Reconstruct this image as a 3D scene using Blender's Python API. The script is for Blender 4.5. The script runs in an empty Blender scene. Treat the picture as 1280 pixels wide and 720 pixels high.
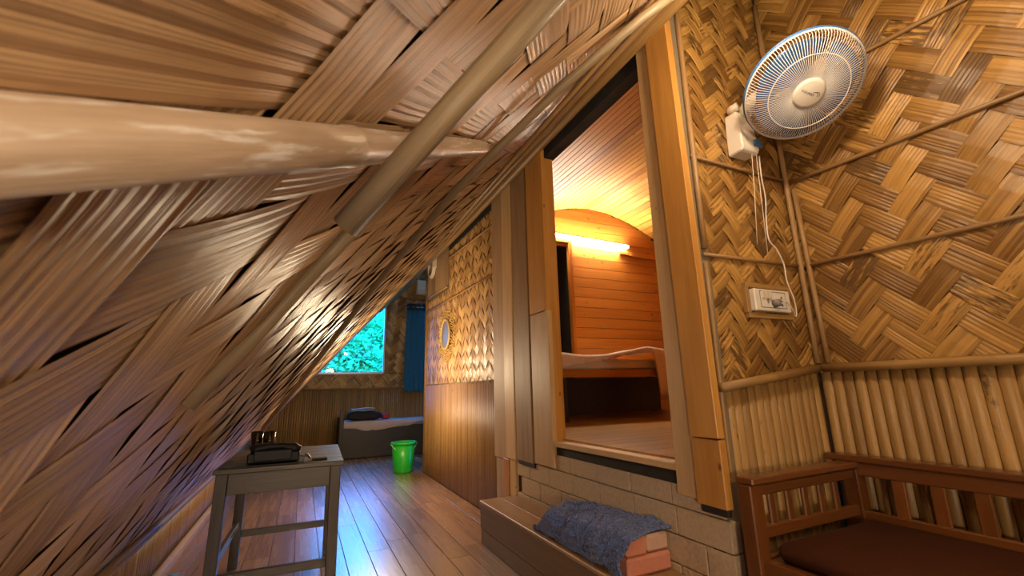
import bpy, bmesh, math, random
from mathutils import Vector, Matrix, noise
random.seed(7)
sc = bpy.context.scene
COL = sc.collection
V = Vector
PI = math.pi

# ------------------------------------------------------------------ camera, sky, lights, exposure
cam_d = bpy.data.cameras.new('camera')
cam = bpy.data.objects.new('camera', cam_d)
COL.objects.link(cam)
cam_d.sensor_width = 36.0
cam_d.lens = 548.452 / 1280 * 36
cam_d.clip_start = 0.01
def cam_axes(yaw, pitch, roll):
    cy, sy, cp, sp = math.cos(yaw), math.sin(yaw), math.cos(pitch), math.sin(pitch)
    f = V((sy*cp, cy*cp, sp)); r = V((cy, -sy, 0)); u = r.cross(f)
    cr, sr = math.cos(roll), math.sin(roll)
    return r*cr + u*sr, u*cr - r*sr, f
cr_, cu_, cf_ = cam_axes(.440455172, .225816843, -.0246566045)
cam.matrix_world = Matrix(((cr_.x, cu_.x, -cf_.x, 0), (cr_.y, cu_.y, -cf_.y, 0), (cr_.z, cu_.z, -cf_.z, 1.0), (0, 0, 0, 1)))
cam_d.dof.use_dof = True
cam_d.dof.focus_distance = 2.0
cam_d.dof.aperture_fstop = 7.0
sc.camera = cam

sc.view_settings.view_transform = 'Standard'
sc.view_settings.look = 'None'
sc.view_settings.gamma = 1.0
sc.view_settings.use_curve_mapping = False
sc.view_settings.exposure = 0.18

world = bpy.data.worlds.new('sky'); sc.world = world
world.use_nodes = True
wb = world.node_tree.nodes['Background']
wb.inputs['Color'].default_value = (0.02, 0.29, 1.0, 1)
wb.inputs['Strength'].default_value = 27.0

def lamp(name, kind, loc, power, color, size=0.1, rot=None):
    d = bpy.data.lights.new(name, kind); d.energy = power; d.color = color
    if kind == 'POINT': d.shadow_soft_size = size
    o = bpy.data.objects.new(name, d); o.location = loc
    if rot: o.rotation_euler = rot
    COL.objects.link(o); return o
lamp('room_lamp', 'POINT', (1.24, 0.62, 2.30), 26, (1.0, 0.75, 0.47), 0.05)
lamp('rear_fill', 'POINT', (0.85, -0.95, 1.75), 22, (1.0, 0.77, 0.50), 0.15)  # added soft fill behind the camera, no fixture there
lamp('low_fill', 'POINT', (-0.15, -1.1, 0.80), 75, (1.0, 0.77, 0.51), 0.12)  # added unseen fill, low behind the camera, to brighten the middle wall
lamp('corridor_lamp', 'POINT', (0.74, 4.6, 1.20), 52, (1.0, 0.76, 0.48), 0.18)
pd = bpy.data.lights.new('window_portal', 'AREA'); pd.shape = 'RECTANGLE'; pd.size = 1.2; pd.size_y = 1.3
pd.cycles.is_portal = True
po = bpy.data.objects.new('window_portal', pd); po.location = (0.75, 8.36, 1.95); po.rotation_euler = (-PI/2, 0, 0); COL.objects.link(po)

# ------------------------------------------------------------------ node helpers and materials
def newmat(name):
    m = bpy.data.materials.new(name); m.use_nodes = True
    nt = m.node_tree; nt.nodes.clear()
    out = nt.nodes.new('ShaderNodeOutputMaterial'); b = nt.nodes.new('ShaderNodeBsdfPrincipled')
    nt.links.new(b.outputs[0], out.inputs[0])
    return m, nt, b
def lk(nt, a, b): nt.links.new(a, b)
def math_n(nt, op, a, b=None, c=None):
    n = nt.nodes.new('ShaderNodeMath'); n.operation = op
    for i, x in enumerate((a, b, c)):
        if x is None: continue
        if isinstance(x, (int, float)): n.inputs[i].default_value = x
        else: lk(nt, x, n.inputs[i])
    return n.outputs[0]
def comb(nt, x, y, z):
    n = nt.nodes.new('ShaderNodeCombineXYZ')
    for i, q in enumerate((x, y, z)):
        if isinstance(q, (int, float)): n.inputs[i].default_value = q
        else: lk(nt, q, n.inputs[i])
    return n.outputs[0]
def noise_n(nt, vec, scale, detail=3, rough=.55):
    n = nt.nodes.new('ShaderNodeTexNoise'); n.inputs['Scale'].default_value = scale
    n.inputs['Detail'].default_value = detail; n.inputs['Roughness'].default_value = rough
    lk(nt, vec, n.inputs['Vector']); return n.outputs[0]
def mix_n(nt, f, a, b):
    n = nt.nodes.new('ShaderNodeMix'); n.data_type = 'RGBA'
    if isinstance(f, (int, float)): n.inputs[0].default_value = f
    else: lk(nt, f, n.inputs[0])
    for i, q in ((6, a), (7, b)):
        if isinstance(q, tuple): n.inputs[i].default_value = (*q[:3], 1)
        else: lk(nt, q, n.inputs[i])
    return n.outputs[2]
def ramp(nt, f, lo, hi):
    n = nt.nodes.new('ShaderNodeMapRange'); n.inputs[1].default_value = lo; n.inputs[2].default_value = hi
    n.clamp = True; lk(nt, f, n.inputs[0]); return n.outputs[0]

def mat_fibre(name, dark, light, rough=.35, ku=2.0, kv=14.0, slats=False, spots=0.0, knots=0.0, vary=.5, bump=.25, spec=.5, spotcol=(.05, .02, .008), coat=0.0, spotlim=0.0, coatr=.12, spotk=None, streak=0.0):
    """bamboo or wood, fibres along U (metres); V is metres across, or slat count when slats"""
    m, nt, b = newmat(name)
    uv = nt.nodes.new('ShaderNodeUVMap'); uv.uv_map = 'UVMap'
    sp = nt.nodes.new('ShaderNodeSeparateXYZ'); lk(nt, uv.outputs[0], sp.inputs[0])
    u, v = sp.outputs[0], sp.outputs[1]
    at = nt.nodes.new('ShaderNodeAttribute'); at.attribute_name = 'rnd'
    oi = nt.nodes.new('ShaderNodeObjectInfo')
    seed = math_n(nt, 'ADD', math_n(nt, 'MULTIPLY', at.outputs['Fac'], 37.3), math_n(nt, 'MULTIPLY', oi.outputs['Random'], 91.7))
    wn = nt.nodes.new('ShaderNodeTexWhiteNoise'); wn.noise_dimensions = '1D'
    lk(nt, math_n(nt, 'ADD', seed, math_n(nt, 'FLOOR', v) if slats else 0.0), wn.inputs['W'])
    pn = nt.nodes.new('ShaderNodeTexWhiteNoise'); pn.noise_dimensions = '1D'; lk(nt, seed, pn.inputs['W'])
    vec = comb(nt, math_n(nt, 'MULTIPLY', u, ku), math_n(nt, 'MULTIPLY', v, kv), seed)
    g = noise_n(nt, vec, 1.0, 4, .6)
    vec2 = comb(nt, math_n(nt, 'MULTIPLY', u, ku*1.6), math_n(nt, 'MULTIPLY', v, kv*5), seed)
    fine = noise_n(nt, vec2, 1.0, 3, .6)
    t = math_n(nt, 'ADD', math_n(nt, 'MULTIPLY', g, 1.1), math_n(nt, 'MULTIPLY', fine, .5))
    t = math_n(nt, 'ADD', t, math_n(nt, 'MULTIPLY', math_n(nt, 'SUBTRACT', wn.outputs[0], .5), vary*.7))
    t = math_n(nt, 'ADD', t, math_n(nt, 'MULTIPLY', math_n(nt, 'SUBTRACT', pn.outputs[0], .5), vary))
    c = mix_n(nt, ramp(nt, t, .35, 1.25), dark, light)
    if spots > 0:
        sk_ = spotk or ((16.0, 1.2) if slats else (16.0, 24.0))
        vs = comb(nt, math_n(nt, 'MULTIPLY', u, sk_[0]), math_n(nt, 'MULTIPLY', v, sk_[1]), seed)
        s = noise_n(nt, vs, 1.0, 4, .65)
        lim = math_n(nt, 'SUBTRACT', .74, math_n(nt, 'MULTIPLY', math_n(nt, 'POWER', pn.outputs[0], 4.0), .34 * spots))
        if spotlim: lim = spotlim
        f = ramp(nt, math_n(nt, 'SUBTRACT', s, lim), 0.0, .13)
        c = mix_n(nt, math_n(nt, 'MULTIPLY', f, .8), c, spotcol)
    if knots > 0:
        vo = nt.nodes.new('ShaderNodeTexVoronoi'); vo.inputs['Scale'].default_value = 1.0
        lk(nt, comb(nt, math_n(nt, 'MULTIPLY', u, 4.2), math_n(nt, 'MULTIPLY', v, 8.0), seed), vo.inputs['Vector'])
        f = ramp(nt, vo.outputs['Distance'], .10 * knots, .03)
        c = mix_n(nt, math_n(nt, 'MULTIPLY', f, .85), c, (.09, .03, .008))
    if streak > 0:
        st_ = noise_n(nt, comb(nt, math_n(nt, 'MULTIPLY', u, 1.1), math_n(nt, 'MULTIPLY', v, kv*(7 if slats else 3)), seed), 1.0, 2, .5)
        c = mix_n(nt, math_n(nt, 'MULTIPLY', ramp(nt, st_, .60, .70), streak), c, tuple(q*.38 for q in dark))
    lk(nt, c, b.inputs['Base Color'])
    r = math_n(nt, 'ADD', rough - .08, math_n(nt, 'MULTIPLY', g, .18)); lk(nt, r, b.inputs['Roughness'])
    b.inputs['Specular IOR Level'].default_value = spec
    if coat: b.inputs['Coat Weight'].default_value = coat; b.inputs['Coat Roughness'].default_value = coatr; b.inputs['Coat IOR'].default_value = 1.7
    bp = nt.nodes.new('ShaderNodeBump'); bp.inputs['Strength'].default_value = bump; bp.inputs['Distance'].default_value = .004
    lk(nt, fine, bp.inputs['Height']); lk(nt, bp.outputs[0], b.inputs['Normal'])
    return m

def mat_plain(name, col, rough=.5, metal=0.0, var=.12, scale=30, bump=0.0, spec=.5, sheen=0.0, trans=0.0):
    m, nt, b = newmat(name)
    tc = nt.nodes.new('ShaderNodeTexCoord')
    n = noise_n(nt, tc.outputs['Object'], scale, 4)
    c = mix_n(nt, n, tuple(x*(1-var) for x in col), tuple(min(1, x*(1+var)) for x in col))
    lk(nt, c, b.inputs['Base Color']); b.inputs['Roughness'].default_value = rough; b.inputs['Metallic'].default_value = metal
    b.inputs['Specular IOR Level'].default_value = spec
    if sheen: b.inputs['Sheen Weight'].default_value = sheen
    if trans: b.inputs['Transmission Weight'].default_value = trans
    if bump:
        bp = nt.nodes.new('ShaderNodeBump'); bp.inputs['Strength'].default_value = bump; bp.inputs['Distance'].default_value = .01
        lk(nt, n, bp.inputs['Height']); lk(nt, bp.outputs[0], b.inputs['Normal'])
    return m

def mat_emit(name, col, s):
    m = bpy.data.materials.new(name); m.use_nodes = True; nt = m.node_tree; nt.nodes.clear()
    o = nt.nodes.new('ShaderNodeOutputMaterial'); e = nt.nodes.new('ShaderNodeEmission')
    e.inputs[0].default_value = (*col, 1); e.inputs[1].default_value = s; lk(nt, e.outputs[0], o.inputs[0]); return m

def mat_pane(name, ior=1.5):
    m = bpy.data.materials.new(name); m.use_nodes = True; nt = m.node_tree; nt.nodes.clear()
    o = nt.nodes.new('ShaderNodeOutputMaterial'); t = nt.nodes.new('ShaderNodeBsdfTransparent'); g = nt.nodes.new('ShaderNodeBsdfGlossy')
    g.inputs['Roughness'].default_value = .02; t.inputs[0].default_value = (.86, .96, .97, 1)
    f = nt.nodes.new('ShaderNodeFresnel'); f.inputs[0].default_value = ior
    x = nt.nodes.new('ShaderNodeMixShader'); lk(nt, f.outputs[0], x.inputs[0]); lk(nt, t.outputs[0], x.inputs[1]); lk(nt, g.outputs[0], x.inputs[2])
    lk(nt, x.outputs[0], o.inputs[0]); return m

M_ROOF = mat_fibre('roof_bamboo', (.21, .125, .062), (.56, .375, .215), rough=.38, ku=2.5, kv=1.6, slats=True, spots=.35, vary=.55, bump=.35, spec=.65, streak=.6)
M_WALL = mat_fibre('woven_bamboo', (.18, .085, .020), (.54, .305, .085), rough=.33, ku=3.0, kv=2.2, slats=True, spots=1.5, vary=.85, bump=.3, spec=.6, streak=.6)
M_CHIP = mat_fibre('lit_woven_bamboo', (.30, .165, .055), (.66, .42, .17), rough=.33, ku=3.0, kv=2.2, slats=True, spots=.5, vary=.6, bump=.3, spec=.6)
M_SLAT = mat_fibre('bamboo_slat', (.19, .10, .032), (.46, .275, .095), rough=.42, ku=2.2, kv=60, spots=.5, vary=.25, bump=.25)
M_POLE = mat_fibre('batten_bamboo', (.20, .11, .045), (.40, .24, .10), rough=.4, ku=3, kv=60, vary=.3, bump=.3)
M_BACK = mat_plain('dark_matting', (.055, .03, .013), .8, scale=14)
M_PINE = mat_fibre('orange_pine', (.36, .15, .028), (.62, .32, .075), rough=.4, ku=1.6, kv=22, knots=.8, vary=.25, bump=.15)
M_PINE2 = mat_fibre('ceiling_pine', (.44, .18, .025), (.82, .44, .09), rough=.48, ku=1.6, kv=26, knots=.9, vary=.45, bump=.15)
M_PINE3 = mat_fibre('wall_pine', (.36, .12, .018), (.58, .235, .042), rough=.32, ku=1.2, kv=20, knots=1.4, vary=.3, bump=.12)
M_GREYW = mat_fibre('weathered_board', (.22, .13, .06), (.47, .32, .18), rough=.55, ku=1.8, kv=22, knots=.5, vary=.35, bump=.25, spots=.3)
M_PALEW = mat_fibre('pale_board', (.42, .265, .115), (.66, .455, .235), rough=.5, ku=1.8, kv=22, knots=.5, vary=.3, bump=.2)
M_BLACKW = mat_plain('black_timber', (.018, .014, .011), .8, scale=22, var=.5, bump=.3)
M_FLOOR = mat_fibre('floor_board', (.19, .10, .046), (.45, .26, .135), rough=.26, ku=1.2, kv=20, knots=.3, vary=.35, bump=.08, spec=.55, coat=1.0, coatr=.30)
M_FLOOR2 = mat_fibre('inner_floor_board', (.32, .17, .045), (.56, .33, .10), rough=.3, ku=1.2, kv=14, vary=.3, bump=.1)
M_STEP = mat_fibre('step_board', (.27, .15, .07), (.50, .32, .17), rough=.42, ku=1.4, kv=16, vary=.3, bump=.2)
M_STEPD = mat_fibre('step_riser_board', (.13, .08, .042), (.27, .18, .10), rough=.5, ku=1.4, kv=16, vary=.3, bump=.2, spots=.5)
M_TABLE = mat_fibre('grey_table_wood', (.035, .031, .028), (.095, .083, .073), rough=.36, ku=1.6, kv=24, vary=.3, bump=.2)
M_BENCH = mat_fibre('red_brown_hardwood', (.075, .022, .006), (.19, .066, .016), rough=.3, ku=1.4, kv=22, vary=.25, bump=.1, coat=.3)
M_SEAT = mat_plain('brown_cushion_cloth', (.075, .022, .009), .8, scale=60, bump=.2, spec=.2)
M_BLOCK = mat_plain('cement_block', (.50, .385, .255), .85, scale=55, var=.28, bump=.5)
M_MORTAR = mat_plain('dark_mortar', (.20, .155, .10), .9, scale=40)
M_WHITE = mat_plain('white_plastic', (.74, .70, .64), .35, var=.04)
M_CREAM = mat_plain('cream_plastic', (.66, .58, .46), .4, var=.05)
M_GREYP = mat_plain('grey_plastic', (.20, .19, .19), .45, var=.05)
M_WIRE = mat_plain('white_wire', (.72, .70, .70), .35, var=.03)
M_BLADE = mat_plain('blue_blade', (.035, .10, .27), .25, var=.05)
M_BLUEP = mat_plain('blue_plastic', (.05, .16, .42), .35, var=.05)
M_INK = mat_plain('dark_print', (.09, .08, .07), .6)
M_BLACK = mat_plain('black_plastic', (.010, .011, .016), .5, var=.05, spec=.3)
M_GREEN = mat_plain('green_plastic', (.02, .46, .03), .3, var=.06)
M_CURT = mat_plain('blue_curtain_cloth', (.02, .15, .26), .8, scale=80, bump=.1)
M_CURT2 = mat_plain('dark_curtain_band', (.012, .03, .06), .7)
M_METAL = mat_plain('chrome', (.7, .7, .7), .2, metal=1.0, var=.03)
M_FRAME = mat_plain('window_alloy', (.55, .6, .64), .4, metal=.3, var=.04)
M_PANE = mat_pane('clear_glass')
M_BEDW = mat_plain('dark_bed_wood', (.035, .03, .03), .5, scale=18, var=.3)
M_SHEET = mat_plain('pale_sheet', (.52, .44, .46), .8, scale=40, bump=.2)
M_SHEETB = mat_plain('blue_sheet', (.20, .36, .58), .8, scale=40, bump=.2)
M_DARKP = mat_plain('black_pillow_cloth', (.014, .014, .022), .8, scale=60, bump=.2)
M_RED = mat_plain('red_cloth', (.42, .03, .05), .8)
M_TOWEL = mat_plain('blue_towel_pile', (.085, .15, .44), .95, scale=130, var=.55, bump=1.0, sheen=.5, spec=.1)
M_BRICK = mat_plain('pink_brick', (.55, .22, .15), .7, scale=40, var=.18, bump=.3)
M_BRICK2 = mat_plain('pale_pink_brick', (.55, .36, .28), .4, scale=40, var=.15, bump=.2)
M_BLANKET = mat_plain('pale_blanket', (.80, .62, .50), .9, scale=90, var=.18, bump=.4, sheen=.3)
M_MATT = mat_plain('mattress_cloth', (.78, .62, .50), .85, scale=60, bump=.2)
M_MIRROR = mat_plain('mirror_glass', (.24, .22, .21), .35, metal=.4, var=.05, scale=8)
M_STRAW = mat_plain('straw_frame', (.52, .34, .10), .6, scale=120, var=.4)
M_TUBE = mat_emit('tube_glow', (1.0, .85, .64), 215)
M_LEAF = mat_plain('leaf', (.05, .40, .11), .55, scale=2.5, var=.7)
M_BARK = mat_plain('bark', (.10, .07, .045), .9)
M_GROUND = mat_plain('garden_soil', (.08, .13, .06), .9, scale=3)
M_PLASTER = mat_fibre('plain_matting', (.20, .11, .04), (.36, .22, .09), rough=.6, ku=2, kv=20)
M_GLASSW = mat_pane('tumbler_glass', 2.1)
M_BLUECLOTH = mat_plain('pale_blue_cloth', (.05, .36, .75), .7)

# ------------------------------------------------------------------ mesh building
class MB:
    def __init__(s): s.v = []; s.f = []; s.uv = []; s.r = []; s.mi = []
    def face(s, idx, uvs=None, r=0.0, mi=0):
        s.f.append(idx); s.uv.append(uvs or [(s.v[i][0], s.v[i][1]) for i in idx]); s.r.append(r); s.mi.append(mi)
    def board(s, p0, p1, w, t, side=(1, 0, 0), r=None, taper=1.0):
        """prism from p0 to p1; w measured along side, t along the third axis"""
        p0, p1 = V(p0), V(p1); d = (p1-p0); L = d.length; d.normalize()
        sd = V(side); sd = (sd - d*sd.dot(d)).normalized(); n = d.cross(sd)
        r = random.random() if r is None else r
        b = len(s.v)
        for k, (p, q) in enumerate(((p0, 1.0), (p1, taper))):
            for a, c in ((-1, -1), (1, -1), (1, 1), (-1, 1)):
                s.v.append(p + sd*(a*w*q/2) + n*(c*t*q/2))
        u0 = random.random()*3; vs = [0, w, w+t, 2*w+t, 2*w+2*t]
        for k in range(4):
            a, c = k, (k+1) % 4
            s.face((b+a, b+c, b+4+c, b+4+a), [(u0, vs[k]), (u0, vs[k+1]), (u0+L, vs[k+1]), (u0+L, vs[k])], r)
        s.face((b+3, b+2, b+1, b), [(u0, 0), (u0+.01, w), (u0+.02, w), (u0+.02, 0)], r)
        s.face((b+4, b+5, b+6, b+7), [(u0, 0), (u0+.01, w), (u0+.02, w), (u0+.02, 0)], r)
        return s
    def box(s, c, sz, r=None):
        c = V(c); a = max(range(3), key=lambda i: sz[i]); b_ = (a+1) % 3; e = [V((1, 0, 0)), V((0, 1, 0)), V((0, 0, 1))]
        return s.board(c - e[a]*sz[a]/2, c + e[a]*sz[a]/2, sz[b_], sz[(a+2) % 3], e[b_], r)
    def tube(s, pts, rad, n=8, cap=True, r=None, start=0.0):
        pts = [V(p) for p in pts]; r = random.random() if r is None else r
        rads = rad if isinstance(rad, (list, tuple)) else [rad]*len(pts)
        b = len(s.v); up = None; L = 0; us = []
        for i, p in enumerate(pts):
            d = (pts[min(i+1, len(pts)-1)] - pts[max(i-1, 0)]).normalized()
            if up is None:
                up = V((0, 0, 1)) if abs(d.z) < .9 else V((1, 0, 0))
            x = up - d*up.dot(d); x.normalize(); up = x; y = d.cross(x)
            if i: L += (pts[i]-pts[i-1]).length
            us.append(L)
            for k in range(n):
                a = 2*PI*k/n + start
                s.v.append(p + (x*math.cos(a) + y*math.sin(a))*rads[i])
        for i in range(len(pts)-1):
            for k in range(n):
                k2 = (k+1) % n; v0, v1 = k/n*2*PI*rads[i], (k+1)/n*2*PI*rads[i]
                s.face((b+i*n+k, b+i*n+k2, b+(i+1)*n+k2, b+(i+1)*n+k), [(us[i], v0), (us[i], v1), (us[i+1], v1), (us[i+1], v0)], r)
        if cap:
            s.face(tuple(b+k for k in range(n-1, -1, -1)), None, r); e = b+(len(pts)-1)*n
            s.face(tuple(e+k for k in range(n)), None, r)
        return s
    def lathe(s, prof, o=(0, 0, 0), n=24, mat=None, r=0.0):
        o = V(o); b = len(s.v); mat = mat or Matrix.Identity(3)
        for (rr, z) in prof:
            for k in range(n):
                a = 2*PI*k/n; s.v.append(o + mat @ V((rr*math.cos(a), rr*math.sin(a), z)))
        for i in range(len(prof)-1):
            for k in range(n):
                k2 = (k+1) % n
                s.face((b+i*n+k, b+i*n+k2, b+(i+1)*n+k2, b+(i+1)*n+k), [(k/n, i*.1), ((k+1)/n, i*.1), ((k+1)/n, i*.1+.1), (k/n, i*.1+.1)], r)
        return s
    def grid(s, fn, nu, nv, closed=False, r=0.0):
        b = len(s.v)
        for i in range(nu+1):
            for j in range(nv+1): s.v.append(V(fn(i/nu, j/nv)))
        for i in range(nu):
            for j in range(nv):
                q = (b+i*(nv+1)+j, b+(i+1)*(nv+1)+j, b+(i+1)*(nv+1)+j+1, b+i*(nv+1)+j+1)
                s.face(q, [(i/nu, j/nv), ((i+1)/nu, j/nv), ((i+1)/nu, (j+1)/nv), (i/nu, (j+1)/nv)], r)
        return s
    def half_round(s, p0, p1, w, h, nrm, side, r=None, n=5):
        """split bamboo: a flat-backed round"""
        p0, p1, nrm, side = V(p0), V(p1), V(nrm), V(side); b = len(s.v); r = random.random() if r is None else r; L = (p1-p0).length
        u0 = random.random()*5
        for p in (p0, p1):
            for k in range(n):
                a = PI*k/(n-1); s.v.append(p + side*(-math.cos(a)*w/2) + nrm*(math.sin(a)*h))
        for k in range(n-1):
            s.face((b+k, b+n+k, b+n+k+1, b+k+1), [(u0, k*.012), (u0+L, k*.012), (u0+L, (k+1)*.012), (u0, (k+1)*.012)], r)
        s.face(tuple(b+k for k in range(n)), None, r); s.face(tuple(b+n+k for k in range(n-1, -1, -1)), None, r)
        return s
    def mesh(s, name, mat, smooth=False, bevel=0.0, fix=True):
        me = bpy.data.meshes.new(name); me.from_pydata([tuple(v) for v in s.v], [], s.f)
        uvl = me.uv_layers.new(name='UVMap'); flat = []
        for q in s.uv:
            for a in q: flat += [a[0], a[1]]
        uvl.data.foreach_set('uv', flat)
        at = me.attributes.new('rnd', 'FLOAT', 'FACE'); at.data.foreach_set('value', s.r)
        for m in (mat if isinstance(mat, (list, tuple)) else [mat]): me.materials.append(m)
        if any(s.mi): me.polygons.foreach_set('material_index', s.mi)
        if fix or bevel:
            bm = bmesh.new(); bm.from_mesh(me)
            if fix: bmesh.ops.recalc_face_normals(bm, faces=bm.faces)
            if bevel: bmesh.ops.bevel(bm, geom=list(bm.edges), offset=bevel, segments=1, affect='EDGES', clamp_overlap=True)
            bm.to_mesh(me); bm.free()
        if smooth: me.polygons.foreach_set('use_smooth', [True]*len(me.polygons))
        me.update(); return me
    def obj(s, name, mat, parent=None, smooth=False, bevel=0.0, fix=True, mods=None, label=None):
        me = s.mesh(name, mat, smooth, bevel, fix)
        o = link(name, me, parent)
        if label: o['label'] = label
        for (t, kw) in (mods or []):
            md = o.modifiers.new(t.lower(), t)
            for k, val in kw.items(): setattr(md, k, val)
        return o

def link(name, me, parent=None, mw=None):
    o = bpy.data.objects.new(name, me); COL.objects.link(o)
    if mw is not None: o.matrix_world = mw
    if parent is not None:
        o.parent = parent; o.matrix_parent_inverse = parent_inv(parent)
    return o
def parent_inv(p):
    m = p.matrix_basis.copy(); q = p
    while q.parent is not None: q = q.parent; m = q.matrix_basis @ m
    return m.inverted()
def tag(o, label=None, cat=None, group=None, kind=None):
    for k, x in (('label', label), ('category', cat), ('group', group), ('kind', kind)):
        if x: o[k] = x
    return o
def thing(name, label, cat, loc=(0, 0, 0), group=None, rz=0.0):
    o = bpy.data.objects.new(name, None); COL.objects.link(o); o.location = loc; o.rotation_euler = (0, 0, rz); o.empty_display_size = .1
    return tag(o, label, cat, group)
def structure(name, mb=None, mat=None, **kw):
    if mb is None:
        o = bpy.data.objects.new(name, None); COL.objects.link(o)
    else: o = mb.obj(name, mat, **kw)
    o['kind'] = 'structure'; return o

# ------------------------------------------------------------------ bamboo weave: every float is a piece
def piece_mb(L, w, shear, n, h, seed, mb=None, groove=.16):
    rs = random.Random(seed); mb = mb or MB(); nl = 3; r = rs.random()
    cuts = [0.0]
    for k in range(n): cuts.append(cuts[-1] + rs.uniform(.7, 1.3))
    cuts = [c/cuts[-1] for c in cuts]
    lift = [rs.uniform(.0, .35) for k in range(n)]
    cols = []
    for k in range(n):
        cols += [(cuts[k]+.004, 0.0, k+.02), ((cuts[k]+cuts[k+1])/2, 1.0+lift[k], k+.5)]
    cols.append((1.0, 0.0, n-.02))
    b = len(mb.v); sh = w/n*groove
    for i in range(nl+1):
        a = (i/nl-.5)*L*1.16; bow = h*(1-(2*a/L)**2*1.25)
        for (q, z, vv) in cols:
            y = (q-.5)*w
            mb.v.append(V((a + y*shear, y, bow + z*sh)))
    m = len(cols); u0 = rs.random()*9
    for i in range(nl):
        for k in range(m-1):
            mb.face((b+i*m+k, b+(i+1)*m+k, b+(i+1)*m+k+1, b+i*m+k+1),
                    [(u0+i*L/nl, cols[k][2]), (u0+(i+1)*L/nl, cols[k][2]), (u0+(i+1)*L/nl, cols[k+1][2]-.001), (u0+i*L/nl, cols[k+1][2]-.001)], r)
    return mb

def weave(parent, frame, a1, a2, w, rect, mat, nsl=4, n=2, h=.004, cap=280, eye=V((0, 0, 1)), off=(0, 0), name='woven_strip', nvar=6, groove=.09):
    """frame(a, b) -> point, ea, eb, normal; rect = (a0, a1, b0, b1)"""
    a1, a2 = math.radians(a1), math.radians(a2); sk = a2-a1; p = w/math.sin(sk)
    e1 = V((math.cos(a1), math.sin(a1))); e2 = V((math.cos(a2), math.sin(a2)))
    cot = math.cos(sk)/math.sin(sk); L = n*p
    shared = {}
    for fam, s_ in ((0, cot), (1, -cot)):
        shared[fam] = [piece_mb(L, w*.985, s_, nsl, h, 100*fam+k, None, groove).mesh(name, mat, False, 0, False) for k in range(nvar)]
    ra0, ra1, rb0, rb1 = rect; todo = []
    c0 = V(((ra0+ra1)/2, (rb0+rb1)/2)); R_ = int((V((ra1-ra0, rb1-rb0)).length/2)/(w)+4)*2
    for i in range(-R_, R_):
        for j in range(-R_, R_):
            m = (i-j) % (2*n)
            if m == 0: fam, ci, cj = 0, i+n/2, j+.5
            elif m == 2*n-1: fam, ci, cj = 1, i+.5, j+n/2
            else: continue
            c = c0 + e1*(ci*p) + e2*(cj*p) + V(off)
            ang = a1 if fam == 0 else a2
            ax = V((math.cos(ang), math.sin(ang))); ay = V((-ax.y, ax.x))
            sh = cot if fam == 0 else -cot
            cs = [c + ax*(sx*L*.58 + sy*w/2*sh) + ay*(sy*w/2) for sx in (-1, 1) for sy in (-1, 1)]
            ins = [ra0 <= q.x <= ra1 and rb0 <= q.y <= rb1 for q in cs]
            if max(q.x for q in cs) < ra0 or min(q.x for q in cs) > ra1 or max(q.y for q in cs) < rb0 or min(q.y for q in cs) > rb1: continue
            cc = V((min(max(c.x, ra0), ra1), min(max(c.y, rb0), rb1)))
            P, ea, eb, nn = frame(cc.x, cc.y)
            todo.append(((P-eye).length, fam, c, cc, ax, ay, all(ins), P, ea, eb, nn))
    todo.sort(key=lambda q: q[0])
    rest = MB()
    for k, (d, fam, c, cc, ax, ay, inside, P, ea, eb, nn) in enumerate(todo):
        X = (ea*ax.x + eb*ax.y); Y = (ea*ay.x + eb*ay.y)
        O = P + ea*(c.x-cc.x) + eb*(c.y-cc.y)
        j = random.uniform(-.0008, .0008)
        mw = Matrix(((X.x, Y.x, nn.x, O.x+nn.x*j), (X.y, Y.y, nn.y, O.y+nn.y*j), (X.z, Y.z, nn.z, O.z+nn.z*j), (0, 0, 0, 1)))
        if inside and k < cap:
            link(name, random.choice(shared[fam]), parent, mw); continue
        if inside:
            t = piece_mb(L, w*.985, cot if fam == 0 else -cot, nsl, h, random.randrange(10**6), None, groove)
            b = len(rest.v); rest.v += [mw @ v for v in t.v]
            for f, u_, r_ in zip(t.f, t.uv, t.r): rest.face(tuple(b+q for q in f), u_, r_)
            continue
        me = piece_mb(L, w*.985, cot if fam == 0 else -cot, nsl, h, random.randrange(10**6), None, groove).mesh(name, mat, False, 0, False)
        bm = bmesh.new(); bm.from_mesh(me)
        for (co, no) in ((V((ra0, 0)), V((-1, 0))), (V((ra1, 0)), V((1, 0))), (V((0, rb0)), V((0, -1))), (V((0, rb1)), V((0, 1)))):
            pt = co - c
            lc = V((pt.dot(ax), pt.dot(ay), 0)); ln = V((no.dot(ax), no.dot(ay), 0))
            bmesh.ops.bisect_plane(bm, geom=bm.verts[:]+bm.edges[:]+bm.faces[:], plane_co=lc, plane_no=ln, clear_outer=True)
        if len(bm.faces) == 0: bm.free(); bpy.data.meshes.remove(me); continue
        if k < cap:
            bm.to_mesh(me); bm.free(); link(name, me, parent, mw)
        else:
            bm.to_mesh(me); bm.free(); b = len(rest.v); rest.v += [mw @ v.co for v in me.vertices]
            uvd = me.uv_layers[0].data; rv = random.random()
            for pl in me.polygons: rest.face(tuple(b+q for q in pl.vertices), [tuple(uvd[li].uv) for li in pl.loop_indices], rv)
            bpy.data.meshes.remove(me)
    if rest.f:
        o = rest.obj(name, mat, parent, fix=False); o['kind'] = 'stuff'

def flat(o, ea, eb, nn):
    o, ea, eb, nn = V(o), V(ea), V(eb), V(nn)
    return lambda a, b: (o + ea*a + eb*b, ea, eb, nn)

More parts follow.
